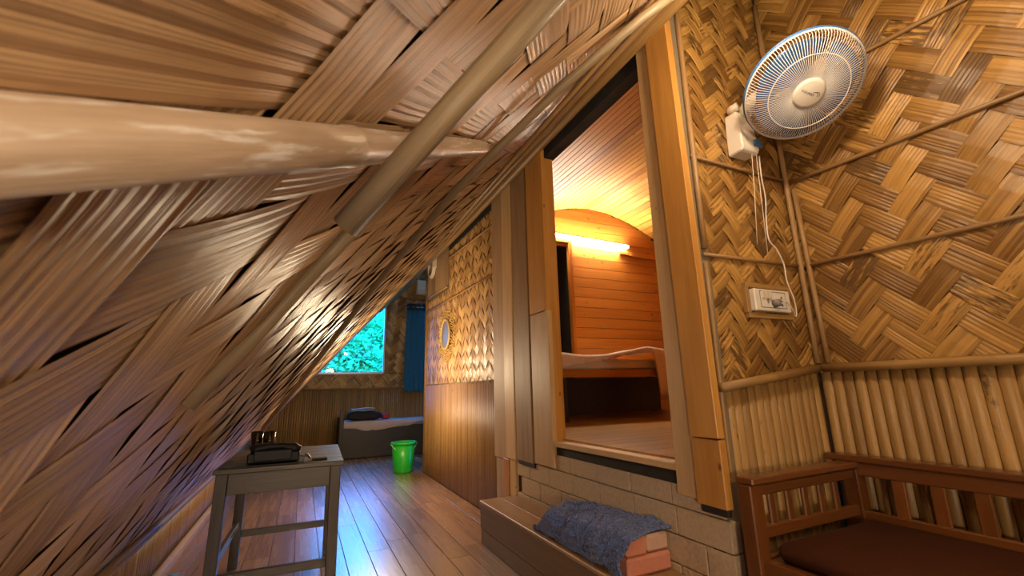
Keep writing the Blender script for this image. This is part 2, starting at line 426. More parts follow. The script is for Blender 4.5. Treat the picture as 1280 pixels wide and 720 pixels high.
# ------------------------------------------------------------------ roof (arched woven ceiling)
RA, RB, RC = V((-.68, .31)), V((1.45, 2.75)), V((.13, 1.75))
NS = 400; prof = []; acc = 0.0
for i in range(NS+1):
    t = i/NS; q = RA*((1-t)**2) + RC*(2*t*(1-t)) + RB*t*t
    if i: acc += (q-prof[-1][1]).length
    prof.append((acc, q))
SLEN = acc
def roof_at(s, y=0.0):
    q, d = roof_arch(s)
    k = min(1, max(0, (y-1.8)/3.6)); k = k*k*(3-2*k)      # the sag of the roof flattens out towards the gable
    ld = (RB-RA).normalized(); lq = RA + (RB-RA)*(s/SLEN)
    return q*(1-k) + lq*k, (d*(1-k) + ld*k).normalized()
def roof_arch(s):
    if s <= 0: q, d = RA + (RC-RA).normalized()*s, (RC-RA).normalized()
    elif s >= SLEN: d = (RB-RC).normalized(); q = RB + d*(s-SLEN)
    else:
        lo, hi = 0, NS
        while hi-lo > 1:
            mid = (lo+hi)//2
            if prof[mid][0] <= s: lo = mid
            else: hi = mid
        a, b = prof[lo], prof[hi]; k = (s-a[0])/(b[0]-a[0]); q = a[1]*(1-k)+b[1]*k; d = (b[1]-a[1]).normalized()
    return q, d
def roof_frame(y, s):
    q, d = roof_at(s, y)
    return V((q.x, y, q.y)), V((0, 1, 0)), V((d.x, 0, d.y)), V((d.y, 0, -d.x))
def roof_pt(y, s, under=0.0):
    P, a, b, n = roof_frame(y, s); return P + n*under

bk = MB()
bk.grid(lambda i, j: roof_pt(-1.6 + 9.95*i, -.06 + 4.9*j, -.012), 30, 40)
bk.grid(lambda i, j: roof_pt(-1.6 + 9.95*i, -.06 + 4.9*j, -.05), 30, 40)
ceiling = structure('ceiling', bk, M_BACK, fix=False)
weave(ceiling, roof_frame, 42, 114, .15, (.02, 8.28, -.03, 3.36), M_ROOF, nsl=8, h=.0032, cap=290, groove=.075)

def roof_bar(name, label, cat, pts, rad, mat, under, n=10, group=None):
    mb = MB(); mb.tube([roof_pt(y, s, under) for (y, s) in pts], rad, n)
    return tag(mb.obj(name, mat, None, True), label, cat, group)

# ------------------------------------------------------------------ floor
floor = structure('floor', MB().box((1.1, 3.35, -.03), (3.6, 9.95, .04)), M_BACK)
def floor_plank(x0, x1, y0, y1):
    MB().board(((x0+x1)/2, y0+.001, -.006), ((x0+x1)/2, y1-.001, -.006), x1-x0-.003, .012, (1, 0, 0)).obj('floor_plank', M_FLOOR, floor, bevel=.0015)
pw = .142; nx = 15
for i in range(nx):
    x0 = -.68 + i*pw; y = 1.0 - random.random()*1.1
    while y < 8.3:
        y1 = min(y + 1.25, 8.3)
        if y1 - y > .05 and y1 > 1.2: floor_plank(x0, min(x0+pw, 1.45), max(y, -.2), y1)
        y = y1
for i in range(9):
    x0 = 1.45 + i*pw
    floor_plank(x0, x0+pw, 5.85, 7.1 if i % 2 else 7.6); floor_plank(x0, x0+pw, 7.1 if i % 2 else 7.6, 8.3)

# ------------------------------------------------------------------ knee wall on the roof side
def slat_run(parent, p, along, n_, zb, zt, width, nrm, mat, joined, h=None, jit=.1):
    """vertical split bamboo side by side; p start point, along direction, n_ how many"""
    along, nrm = V(along), V(nrm); joint = MB()
    for k in range(n_):
        w = width*random.uniform(1-jit*.6, 1+jit*.2)
        c = V(p) + along*((k+.5)*width)
        z0 = zb; z1 = zt(k) if callable(zt) else zt
        mb = joint if joined else MB()
        mb.half_round((c.x, c.y, z0), (c.x, c.y, z1), w, h or w*.32, nrm, along)
        if not joined: mb.obj('bamboo_slat', mat, parent, True)
    if joined:
        o = joint.obj('bamboo_slat', mat, parent, True); o['kind'] = 'stuff'
wall_left = structure('wall_left', MB().box((-.74, 3.35, .18), (.08, 9.9, .36)), M_BACK)
slat_run(wall_left, (-.70, 1.6, 0), (0, 1, 0), 168, 0, .30, .04, (1, 0, 0), M_SLAT, True)
structure('baseboard_left', MB().board((-.672, 1.4, .02), (-.672, 8.28, .02), .014, .04, (1, 0, 0)), M_PALEW)

# ------------------------------------------------------------------ back wall with the window and slats
BY = 8.3
bw = MB()
def wb_box(x0, x1, z0, z1): bw.box(((x0+x1)/2, BY+.06, (z0+z1)/2), (x1-x0, .08, z1-z0))
wb_box(-.9, 2.9, -.05, 1.345); wb_box(1.29, 2.9, 1.345, 4.6)
# sliver above the roof line keeps daylight out
b0 = len(bw.v)
wall_back = structure('wall_back', bw, M_BACK)
slat_run(wall_back, (-.68, BY+.01, 0), (1, 0, 0), 98, 0, 1.05, .036, (0, -1, 0), M_SLAT, True)
fb = lambda x, z: flat((0, BY+.012, 0), (1, 0, 0), (0, 0, 1), (0, -1, 0))(x, z)
weave(wall_back, fb, 38, 128, .085, (-.2, 2.6, 1.08, 1.33), M_WALL, nsl=3, h=.003, cap=40)
weave(wall_back, fb, 38, 128, .085, (1.33, 2.6, 1.34, 2.72), M_WALL, nsl=3, h=.003, cap=80)
weave(wall_back, fb, 38, 128, .085, (1.4, 2.6, 2.76, 3.7), M_WALL, nsl=3, h=.003, cap=0)
MB().tube([(-.3, BY-.005, 1.065), (2.6, BY-.005, 1.065)], .014, 8).obj('batten', M_POLE, wall_back, True)
MB().tube([(1.35, BY-.005, 2.74), (2.6, BY-.005, 2.74)], .012, 8).obj('batten', M_POLE, wall_back, True)

structure('wall_alcove', MB().box((2.78, 7.05, 2.2), (.06, 2.6, 4.6)).box((2.15, 5.86, 2.2), (1.3, .04, 4.6)), M_PLASTER)
window = structure('window_1')
def wz(x): # roof line on the back wall, a little under the roof
    return .31 + 1.1455*(x+.68)
fr = MB()
A0, A1, A2 = V((.205, BY-.01, 1.335)), V((1.295, BY-.01, 1.335)), V((1.295, BY-.01, wz(1.295)+.02))
for a, b in ((A0, A1), (A1, A2), (A2, A0)):
    MB().board(a, b, .035, .05, (0, 0, 1) if a.z == b.z else (1, 0, 0)).obj('window_frame', M_FRAME, window, bevel=.003)
pm = MB(); pm.v = [A0.copy(), A1.copy(), A2.copy()]
for q in pm.v: q.y = BY+.01
pm.face((0, 1, 2)); pm.obj('window_pane', M_PANE, window)
# wall on the roof side of the slanted opening
sl_ = MB(); sl_.v = [V((x, y, z)) for y in (BY+.02, BY+.10) for (x, z) in ((-.9, 1.345), (.21, 1.345), (1.31, wz(1.31)), (1.31, 4.6), (-.9, 4.6))]
sl_.face((0, 1, 2, 3, 4)); sl_.face((9, 8, 7, 6, 5))
for k in range(5): sl_.face((k, (k+1) % 5, 5+(k+1) % 5, 5+k))
sl_.obj('gable_infill', M_BACK, wall_back)

# ------------------------------------------------------------------ middle wall: matting, planks, blocks
MX = 1.45
wm = MB()
wm.box((MX+.05, 4.62, 1.5), (.06, 2.4, 3.2))      # behind the matting and planks
wm.box((MX+.05, 2.335, .31), (.06, 2.17, .66))     # behind the blocks
wm.box((MX+.05, 3.0, 1.7), (.06, .9, 2.0))
wm.box((MX+.05, 1.36, 1.7), (.06, .18, 2.3))
wall_middle = structure('wall_middle', wm, M_MORTAR)
fm = lambda y, z: flat((MX+.014, 0, 0), (0, 1, 0), (0, 0, 1), (-1, 0, 0))(y, z)
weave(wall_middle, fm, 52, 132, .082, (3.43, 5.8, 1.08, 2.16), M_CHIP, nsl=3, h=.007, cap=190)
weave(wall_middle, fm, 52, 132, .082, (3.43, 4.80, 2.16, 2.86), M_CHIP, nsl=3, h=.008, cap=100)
slat_run(wall_middle, (MX+.012, 3.43, 0), (0, 1, 0), 66, 0, lambda k: 1.065+random.uniform(-.008, .008), .036, (-1, 0, 0), M_SLAT, True)
for (a, b) in (((MX-.008, 3.43, 1.985), (MX-.008, 5.8, 2.03)), ((MX-.008, 3.4, 2.44), (MX-.008, 4.8, 2.51)), ((MX-.008, 4.82, 2.18), (MX-.008, 5.8, 2.22))):
    MB().tube([a, b], .0085, 8).obj('batten', M_SLAT, wall_middle, True)
for k in range(5):
    MB().board((MX+.004, 4.9+.19*k, 2.2), (MX+.004, 4.9+.19*k, 2.84), .186, .016, (0, 1, 0)).obj('wall_plank', M_GREYW, wall_middle, bevel=.002)
MB().tube([(MX+.005, 5.815, 0), (MX+.005, 5.815, 2.85)], .02, 8).obj('corner_post', M_SLAT, wall_middle, True)
for (y0, y1, zb, x, m) in ((3.20, 3.43, .48, MX-.006, M_GREYW), (3.02, 3.19, .50, MX-.018, M_PALEW), (2.76, 3.01, .51, MX-.012, M_GREYW)):
    MB().board((x, (y0+y1)/2, zb), (x, (y0+y1)/2, 2.74), y1-y0, .03, (0, 1, 0)).obj('wall_plank', m, wall_middle, bevel=.003)
MB().board((MX+.004, 3.34, 0), (MX+.004, 3.34, .48), .17, .03, (0, 1, 0)).obj('wall_plank', M_GREYW, wall_middle, bevel=.003)
MB().board((MX-.012, 3.20, 0), (MX-.012, 3.20, .49), .10, .03, (0, 1, 0)).obj('wall_plank', M_PINE, wall_middle, bevel=.003)
MB().board((MX-.006, 3.10, 0), (MX-.006, 3.10, .50), .095, .03, (0, 1, 0)).obj('wall_plank', M_PALEW, wall_middle, bevel=.003)
zc = [.07, .180, .290, .400, .511, .600]
for c in range(5):
    z0, z1 = zc[c]+.0025, zc[c+1]-.0025
    y = 3.04 if c % 2 else 2.97
    y += (-.11 if c == 4 else 0)
    first = True
    while y > 1.26:
        L = .2655 if not first else (.20 if c % 2 else .27); first = False
        y1 = max(y-L, 1.245)
        if y - y1 > .03:
            m = MB().box((MX+.012+random.uniform(-.002, .002), (y+y1)/2, (z0+z1)/2), (.05, y-y1-.005, z1-z0))
            m.obj('cement_block', M_BLOCK, wall_middle, bevel=.0025)
        y = y1
MB().box((MX-.016, 1.30, .543), (.022, .125, .036)).obj('black_patch', M_BLACKW, wall_middle, bevel=.004)  # thin black pieces below the door post and the planks
MB().box((MX-.016, 2.86, .497), (.022, .24, .026)).obj('black_patch', M_BLACKW, wall_middle, bevel=.004)
# black joint under the sill, along the block top
MB().board((MX+.012, 1.47, .625), (MX+.012, 2.70, .62), .055, .03, (0, 0, 1)).obj('sill_bearer', M_BLACKW, wall_middle)

# doorway frame
door = structure('door_1')
MB().board((MX-.012, 2.605, .52), (MX-.012, 2.605, 1.50), .245, .036, (0, 1, 0)).obj('door_jamb', M_PALEW, door, bevel=.003)
MB().board((MX-.014, 2.615, 1.505), (MX-.014, 2.615, 2.70), .225, .036, (0, 1, 0)).obj('door_jamb', M_PINE, door, bevel=.003)
MB().board((MX+.02, 2.50, .66), (MX+.02, 2.50, 2.72), .10, .03, (1, 0, 0)).obj('door_jamb', M_PINE, door, bevel=.003)
MB().board((MX-.012, 1.418, .565), (MX-.012, 1.405, 2.72), .112, .036, (0, 1, 0)).obj('door_jamb', M_PALEW, door, bevel=.003)
MB().board((MX-.026, 1.295, .80), (MX-.026, 1.31, 2.78), .135, .036, (0, 1, 0)).obj('door_jamb', M_PINE, door, bevel=.003)
MB().board((MX-.024, 1.295, .555), (MX-.024, 1.295, .795), .135, .036, (0, 1, 0)).obj('door_jamb', M_PINE, door, bevel=.003)
MB().board((MX+.03, 1.468, .66), (MX+.03, 1.455, 2.72), .10, .022, (1, 0, 0)).obj('door_jamb', M_PALEW, door, bevel=.003)
MB().board((MX+.01, 1.47, .668), (MX+.01, 2.60, .662), .07, .03, (1, 0, 0)).obj('door_sill', M_PALEW, door, bevel=.003)
structure('trim_1', MB().board((MX+.04, 1.30, 2.68), (MX+.04, 5.8, 2.68), .08, .14, (1, 0, 0)), M_BLACKW)

# ------------------------------------------------------------------ nook wall (faces the camera) and right wall
NY, RX = 1.27, 2.15
wall_nook = structure('wall_nook', MB().box((1.80, NY+.045, 1.9), (.72, .05, 3.8)), M_BACK)
fn = lambda x, z: flat((0, NY+.006, 0), (1, 0, 0), (0, 0, 1), (0, -1, 0))(x, z)
weave(wall_nook, fn, 40, 128, .062, (1.50, RX-.005, 1.0, 3.3), M_WALL, nsl=3, h=.004, cap=290)
slat_run(wall_nook, (1.49, NY+.012, 0), (1, 0, 0), 15, 0, lambda k: .985+k*.0045, .0438, (0, -1, 0), M_SLAT, False)
wall_right = structure('wall_right', MB().box((RX+.045, -.15, 1.9), (.05, 2.9, 3.8)), M_BACK)
fr_ = lambda y, z: flat((RX+.006, 0, 0), (0, 1, 0), (0, 0, 1), (-1, 0, 0))(y, z)
weave(wall_right, fr_, 45, 133, .086, (.05, NY-.005, 1.06, 3.3), M_WALL, nsl=6, h=.005, cap=290)
slat_run(wall_right, (RX+.012, NY-1.2, 0), (0, 1, 0), 27, 0, 1.05, .0444, (-1, 0, 0), M_SLAT, False)
def batten(parent, a, b, r, name='batten', mat=M_POLE):
    a, b = V(a), V(b); d = b-a; k = max(2, int(d.length/.25)); pts = []; rr = []
    for i in range(k+1):
        t = i/k
        pts += [a+d*max(0, t-.012), a+d*t, a+d*min(1, t+.012)] if 0 < i < k else [a+d*t]
        rr += [r, r*1.13, r] if 0 < i < k else [r]
    MB().tube(pts, rr, 10).obj(name, mat, parent, True)
batten(wall_right, (RX-.018, .1, 1.055), (RX-.018, NY-.03, 1.058), .019, 'rail', M_SLAT)
for z, z2 in ((1.515, 1.54), (1.93, 1.975), (2.35, 2.45)):
    batten(wall_right, (RX-.008, .1, z), (RX-.008, NY-.015, z2), .0095)
batten(wall_right, (RX-.010, NY-.055, 1.08), (RX-.010, NY-.04, 1.93), .0115)
batten(wall_nook, (1.482, NY-.016, .985), (RX-.03, NY-.018, 1.058), .0185, 'rail', M_SLAT)
batten(wall_nook, (1.49, NY-.008, 1.99), (RX-.02, NY-.008, 1.99), .008)
batten(wall_nook, (1.49, NY-.008, 1.535), (RX-.02, NY-.008, 1.545), .008)
batten(wall_nook, (RX-.018, NY-.014, 1.08), (RX-.018, NY-.014, 3.05), .0125)
batten(wall_nook, (1.500, NY-.010, 1.56), (1.515, NY-.010, 2.9), .013)
batten(wall_nook, (1.485, NY-.006, 0), (1.50, NY-.006, 1.5), .010)
wall_front = structure('wall_front', MB().box((.6, -1.62, 1.9), (3.2, .05, 3.9)), M_PLASTER)

# ------------------------------------------------------------------ inner room beyond the doorway
FZ = .69; EY = 4.5
arch = [(1.50, 2.63), (1.75, 2.80), (2.1, 2.98), (2.64, 3.18), (3.0, 3.28), (3.27, 3.31), (3.6, 3.29), (4.0, 3.18), (4.4, 3.0), (4.8, 2.77)]
def arch_z(x):
    for (a, b) in zip(arch, arch[1:]):
        if a[0] <= x <= b[0]: k = (x-a[0])/(b[0]-a[0]); return a[1]*(1-k)+b[1]*k
    return arch[-1][1]
ci = structure('ceiling_inner', MB().grid(lambda i, j: (1.5+3.3*j, 1.34+3.2*i, arch_z(1.5+3.3*j)+.03), 1, 30), M_BACK)
x = 1.5
while x < 4.78:
    x1 = min(x+.098, 4.8); z0, z1 = arch_z(x), arch_z(x1); d = V((x1-x, 0, z1-z0)); sd = d.normalized(); n_ = V((-sd.z, 0, sd.x))
    c = V(((x+x1)/2, 0, (z0+z1)/2)) + n_*.006
    MB().board((c.x, 1.36, c.z), (c.x, EY, c.z), d.length-.010, .018, sd).obj('ceiling_plank', M_PINE2, ci, bevel=.003)
    x = x1
fi = structure('floor_inner', MB().box((3.15, 2.9, FZ-.05), (3.25, 3.2, .05)), M_BACK)
for k in range(22):
    y0 = 1.36+.143*k
    MB().board((1.50, y0+.0715, FZ-.012), (4.78, y0+.0715, FZ-.012), .141, .024, (0, 1, 0)).obj('floor_plank', M_FLOOR2, fi, bevel=.0015)
wi = MB()
wi.box((4.83, 2.9, 2.0), (.05, 3.3, 2.8)); wi.box((3.5, 1.34, 2.0), (2.6, .04, 2.8))
structure('wall_inner_side', wi, M_PINE3)
wie = structure('wall_inner_end', MB().box((3.88, EY+.05, 2.0), (1.90, .04, 2.8)).box((3.15, EY+.05, 3.07), (3.3, .04, .56)), M_BACK)
z = FZ
while z < 3.32:
    z1 = z+.128; x0 = 2.93 if z1 < 2.79 else 1.5
    xs = [x0 + (4.8-x0)*i/40 for i in range(41)]
    if z1 > 2.6: xs = [q for q in xs if arch_z(q) > z+.012]
    if len(xs) > 1:
        m = MB(); b = len(m.v); N = len(xs); r = random.random(); u0 = random.random()*4
        for yq in (EY-.008, EY+.026):
            for q in xs: m.v += [V((q, yq, z+.003)), V((q, yq, min(z1-.002, max(z+.004, arch_z(q)))))]
        for i in range(N-1):
            f = (2*i, 2*i+2, 2*i+3, 2*i+1); u = [(u0+xs[i], z), (u0+xs[i+1], z), (u0+xs[i+1], z1), (u0+xs[i], z1)]
            m.face(f, u, r); m.face(tuple(2*N+q for q in f[::-1]), u[::-1], r)
            m.face((2*i+1, 2*i+3, 2*N+2*i+3, 2*N+2*i+1), [(u0+xs[i], z1), (u0+xs[i+1], z1), (u0+xs[i+1], z1+.03), (u0+xs[i], z1+.03)], r)
            m.face((2*i, 2*N+2*i, 2*N+2*i+2, 2*i+2), [(u0+xs[i], z), (u0+xs[i], z-.03), (u0+xs[i+1], z-.03), (u0+xs[i+1], z)], r)
        m.obj('wall_plank', M_PINE3, wie)
    z = z1
MB().board((3.72, EY-.03, 2.74), (4.8, EY-.03, 2.70), .05, .04, (0, 0, 1)).obj('picture_rail', M_PINE3, wie, bevel=.003)
d2 = structure('door_2')
MB().board((2.925, EY-.02, FZ), (2.925, EY-.02, 2.79), .05, .06, (1, 0, 0)).obj('door_jamb', M_PINE3, d2, bevel=.003)
MB().board((1.52, EY-.02, 2.80), (2.95, EY-.02, 2.80), .05, .06, (0, 0, 1)).obj('door_lintel', M_PINE3, d2, bevel=.003)
MB().box((2.24, EY+.5, 1.75), (1.42, .04, 2.4)).box((2.95, EY+.26, 1.75), (.03, .5, 2.4)).box((1.55, EY+.26, 1.75), (.03, .5, 2.4)).box((2.24, EY+.26, 2.84), (1.4, .52, .03)).box((2.24, EY+.26, .67), (1.4, .52, .03)).obj('dark_lobby', M_BLACKW, d2)  # black walls put the darkness of the room beyond into their colour

# tube light
tl = thing('tube_light', 'glowing white tube light fixed high on the pine end wall', 'light', (3.2, EY-.04, 2.83))
MB().board((2.50, EY-.035, 2.875), (3.85, EY-.035, 2.84), .035, .03, (0, 0, 1)).obj('batten_body', M_WHITE, tl, bevel=.004)
MB().tube([(2.52, EY-.065, 2.86), (3.83, EY-.065, 2.825)], .016, 10).obj('tube', M_TUBE, tl, True)
for x_, z_ in ((2.51, 2.862), (3.84, 2.826)):
    MB().box((x_, EY-.055, z_), (.025, .045, .045)).obj('end_cap', M_WHITE, tl, bevel=.004)

# inner bed
ib = thing('wooden_bed', 'pine bed with a pale mattress in the raised room behind the doorway', 'bed', (3.1, 4.0, FZ))
X0, X1 = 2.12, 4.05
MB().board((X0, 3.52, 1.125), (X1, 3.52, 1.125), .075, .03, (0, 0, 1)).obj('side_rail', M_PINE3, ib, bevel=.003)
MB().box(((X0+X1)/2, 4.0, 1.145), (X1-X0, .95, .03)).obj('bed_base', M_PINE3, ib)
for lx in (X0+.05, X1-.05):
    for ly in (3.58, 4.42): MB().board((lx, ly, FZ), (lx, ly, 1.13), .07, .07).obj('leg', M_BEDW, ib, bevel=.003)
MB().box(((X0+X1)/2, 4.35, .90), (X1-X0, .03, .40)).obj('under_bed_shade', M_BEDW, ib)  # added dark panel standing in for the shade beneath the bed
def mattress(u, v):
    a = u*2*PI; hx, hy, hz = (X1-X0)/2-.02, .46, .05
    return ((X0+X1)/2 - hx + 2*hx*v, 4.0 + hy*max(-1, min(1, 1.25*math.cos(a))), 1.212 + hz*max(-1, min(1, 1.5*math.sin(a))))
MB().grid(mattress, 20, 10).obj('mattress', M_MATT, ib, True)
def blanket(u, v):
    # u along x, v from the back of the bed over the front edge
    x_ = 2.10 + 1.36*u; sag = .02*math.sin(7*u+3*v) + .012*noise.noise(V((u*6, v*5, 2)))
    hgt = 1.29 + .03*u + .035*math.exp(-((u-.75)/.28)**2)
    lowf = .02 + .09*max(0, 1-u*1.6) + (0 if u < .80 else .42*min(1, (u-.80)/.05))
    if v < .75: y_ = 4.38 - (4.38-3.50)*v/.75; z_ = hgt + sag
    else:
        t = (v-.75)/.25; y_ = 3.495 - .025*math.sin(min(1, t*3)*PI/2) + .012*math.sin(u*60)*t; z_ = hgt + sag*(1-t) - lowf*t
    return (x_, y_, z_)
tag(MB().grid(blanket, 60, 28).obj('blanket', M_BLANKET, None, True, mods=[('SOLIDIFY', {'thickness': .014, 'offset': 1.0})]), 'pale pinkish blanket spread over the bed in the raised room', 'blanket')

# ------------------------------------------------------------------ roof poles
def rayp(px, py, depth):
    """a point at this depth along the lens axis, used once to place the close poles in the room"""
    return V((0, 0, 1)) + (cr_*((px-640)/548.452) - cu_*((py-360)/548.452) + cf_)*depth
def pole(name, label, cat, a, b, r0, r1, mat, nodes=5, n=14, group=None):
    d = b-a; pts = []; rr = []
    for i in range(nodes+1):
        t = i/nodes; r = r0+(r1-r0)*t
        if 0 < i < nodes:
            for dt, k in ((-.010, 1.0), (-.004, 1.08), (.004, 1.08), (.010, 1.0)): pts.append(a+d*(t+dt)); rr.append(r*k)
        else: pts.append(a+d*t); rr.append(r)
    return tag(MB().tube(pts, rr, n).obj(name, mat, None, True), label, cat, group)
M_BIGPOLE = mat_fibre('worn_bamboo_pole', (.22, .15, .10), (.43, .325, .24), rough=.42, ku=5, kv=26, vary=.2, bump=.3, spots=1.0, spotlim=.545, spotcol=(.58, .56, .55), spotk=(7, 55))
pole('bamboo_pole', 'thick worn bamboo pole with pale scuffs bracing the woven roof', 'pole', V((-.158, .232, 1.093)), V((.595, 1.511, 1.966)), .0245, .0275, M_BIGPOLE, 4, 18)
M_RAFT = mat_fibre('grey_pole_wood', (.16, .115, .066), (.33, .25, .155), rough=.5, ku=3, kv=26, vary=.2, bump=.35)
pole('wooden_rafter', 'long grey wooden rafter crossing in front of the thick bamboo pole',  'rafter', V((.262, .384, 1.499)), V((.038, .627, 1.229)), .0185, .0195, M_RAFT, 1, 12)
roof_bar('wooden_rafter', 'brown rafter continuing down the woven roof below the grey one',  'rafter', [(1.14, 1.40), (1.22, 1.25), (1.30, 1.05), (1.29, .80)], .020, M_RAFT, .012)
roof_bar('wooden_rafter', 'thin rafter slanting beside the doorway wall under the roof',  'rafter', [(.95, 2.98), (1.05, 2.74), (1.3, 2.42), (1.8, 2.04), (2.55, 1.74), (3.2, 1.36), (3.7, 1.0), (4.2, .6)], .019, M_RAFT, .056)
roof_bar('bamboo_purlin', 'pale bamboo purlin tight against the top of the doorway wall', 'purlin', [(.3, 3.16), (2, 3.17), (4, 3.15), (8.2, 3.16)], .030, M_SLAT, .03)
roof_bar('bamboo_purlin', 'slim bamboo purlin second from the top of the doorway wall', 'purlin', [(.3, 3.02), (3, 3.0), (8.2, 3.03)], .018, M_POLE, .016)
roof_bar('bamboo_purlin', 'slim bamboo purlin third from the top of the doorway wall', 'purlin', [(.3, 2.86), (3, 2.85), (8.2, 2.84)], .015, M_SLAT, .014)
roof_bar('bamboo_purlin', 'bamboo purlin along the foot of the woven roof above the knee wall', 'purlin', [(.6, .05), (3, .06), (8.2, .05)], .022, M_POLE, .02)

# ------------------------------------------------------------------ wooden step, bricks and towel
st = thing('wooden_step', 'long low plank step against the cement blocks under the doorway', 'step', (1.3, 2.1, 0))
MB().board((1.225, 1.25, .256), (1.225, 3.045, .256), .15, .018, (1, 0, 0)).obj('tread_board', M_STEP, st, bevel=.003)
MB().board((1.3665, 1.25, .254), (1.3665, 3.05, .254), .133, .018, (1, 0, 0)).obj('tread_board', M_STEP, st, bevel=.003)
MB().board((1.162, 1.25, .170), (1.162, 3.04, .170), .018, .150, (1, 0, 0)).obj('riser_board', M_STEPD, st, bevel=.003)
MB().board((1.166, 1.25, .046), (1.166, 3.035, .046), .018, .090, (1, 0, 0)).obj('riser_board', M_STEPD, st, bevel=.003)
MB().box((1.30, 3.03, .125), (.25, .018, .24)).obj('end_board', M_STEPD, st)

def brick(label, c, sz, mat):
    return tag(MB().box(c, sz).obj('loose_brick', mat, None, bevel=.010), label, 'brick', 'bricks under the blue towel')
brick('pink brick at the bottom of the small stack on the step', (1.315, 1.66, .301), (.225, .22, .070), M_BRICK)
brick('upper pink brick nearer the corridor, half under the blue towel', (1.255, 1.66, .374), (.105, .22, .072), M_BRICK)
brick('upper pale brick beside the cement blocks, wrapped in clear film', (1.372, 1.665, .372), (.112, .21, .066), M_BRICK2)
def towel(u, v):
    # u from the near end (y 1.55) to the far end, v from the wall side over the top and down the front
    y_ = 1.545 + .72*u
    top = .416 + .008*math.sin(u*9) - .11*max(0, u-.45)**1.2
    if u > .9: top -= .12*((u-.9)/.1)**2
    front = 1.183
    fr_lo = .272
    bend = .5
    if v < bend:
        x_ = 1.438 - (1.438-front-.02)*v/bend; z_ = top - .012*(v/bend) 
    else:
        t = (v-bend)/(1-bend); x_ = front + .02*(1-t) - .018*math.sin(t*PI); z_ = (top-.012)*(1-t) + fr_lo*t
        if u < .05: z_ += .0
    f = noise.noise(V((u*7, v*5, 1.3)))*.018 + noise.noise(V((u*18, v*14, 7)))*.010 + .014*math.sin(u*22+v*4)*(.3+v) * (1 if u > .6 else .4)
    e = min(1, u*8)
    return (x_ - f*.6*e, y_ + .02*math.sin(v*9), max(z_ + f*e, .270))
fz = lambda u, v: V(towel(u, v)) + V((-.5, 0, .85))*(abs(noise.noise(V((u*120, v*90, 3))))*.011)
tag(MB().grid(fz, 220, 170).obj('bath_towel', M_TOWEL, None, True, mods=[('SOLIDIFY', {'thickness': .010, 'offset': 1.0})]), 'fluffy blue towel draped over bricks on the plank step', 'towel')

# ------------------------------------------------------------------ table with telephone and glasses
tb = thing('side_table', 'small weathered grey wooden table in the corridor under the roof slope', 'table', (-.055, 2.975, 0), rz=-.03)
TM = Matrix.Translation((-.055, 2.975, 0)) @ Matrix.Rotation(-.03, 4, 'Z')
def tp(x, y, z): return TM @ V((x, y, z))
tx = (TM.to_3x3() @ V((1, 0, 0))); ty = (TM.to_3x3() @ V((0, 1, 0)))
for k in range(5):
    y_ = -.324+.162*k
    MB().board(tp(-.287, y_, .649), tp(.287, y_, .649), .159, .022, ty).obj('tabletop_plank', M_TABLE, tb, bevel=.002)
for sx in (-1, 1):
    for sy in (-1, 1):
        MB().board(tp(sx*.25, sy*.365, .638), tp(sx*.258, sy*.37, 0), .05, .05, tx).obj('leg', M_TABLE, tb, bevel=.003)
for sy in (-1, 1):
    MB().board(tp(-.225, sy*.37, .588), tp(.225, sy*.37, .588), .095, .024, (0, 0, 1)).obj('apron', M_TABLE, tb, bevel=.002)
    MB().board(tp(-.23, sy*.372, .185), tp(.23, sy*.372, .185), .038, .024, (0, 0, 1)).obj('stretcher', M_TABLE, tb, bevel=.002)
for sx in (-1, 1):
    MB().board(tp(sx*.25, -.34, .588), tp(sx*.25, .34, .588), .095, .024, (0, 0, 1)).obj('apron', M_TABLE, tb, bevel=.002)
    MB().board(tp(sx*.255, -.34, .24), tp(sx*.255, .34, .24), .038, .024, (0, 0, 1)).obj('stretcher', M_TABLE, tb, bevel=.002)
PX, PY = .075, -.10
def tq(x, y, z): return tp(x+PX, y+PY, z+.0035)
mt = MB().board(tp(-.27, -.255, .6625), tp(.10, -.255, .6625), .24, .005, ty).obj('table_mat', M_BLACK, None)
tag(mt, 'thin black mat lying under the telephone on the grey table', 'mat')
ph = thing('telephone', 'black desk telephone with a handset on the grey table', 'telephone', tq(-.11, -.17, .664))
pb = MB()
prof2 = [(-.10, 0), (.10, 0), (.10, .018), (.03, .035), (-.10, .048)]
for xx in (-.235, .0):
    for (yy, zz) in prof2: pb.v.append(tq(xx, -.16+yy*.8, .665+zz))
for k in range(5): pb.face((k, (k+1) % 5, 5+(k+1) % 5, 5+k))
pb.face((4, 3, 2, 1, 0)); pb.face((5, 6, 7, 8, 9))
pb.obj('phone_base', M_BLACK, ph, bevel=.006)
hs = [tq(-.225, -.19, .722), tq(-.20, -.19, .728), tq(-.14, -.19, .738), tq(-.08, -.19, .736), tq(-.03, -.19, .722), tq(-.0, -.19, .712)]
MB().tube(hs, [.022, .028, .017, .017, .027, .020], 10).obj('handset', M_BLACK, ph, True)
MB().box(tq(-.12, -.245, .70), (.17, .02, .05)).obj('front_panel', M_BLACK, ph, bevel=.004)
for i in range(3):
    for j in range(4): MB().box(tq(-.17+.03*j, -.10+.022*i, .6965-.006*i), (.016, .012, .008)).obj('key', M_GREYP, ph)
cd = MB().tube([tq(0, -.17, .68), tq(.03, -.17, .675), tq(.025, -.185, .69), tq(.035, -.19, .678), tq(.045, -.19, .668)], .004, 6)
cd.obj('phone_cord', M_GREYP, ph, True)
tray = thing('phone_cradle', 'small black angled cradle beside the telephone on the table', 'cradle', tq(.09, -.19, .659))
MB().board(tq(.06, -.20, .6635), tq(.135, -.20, .6635), .05, .009, ty).obj('cradle_base', M_BLACK, tray, bevel=.002)
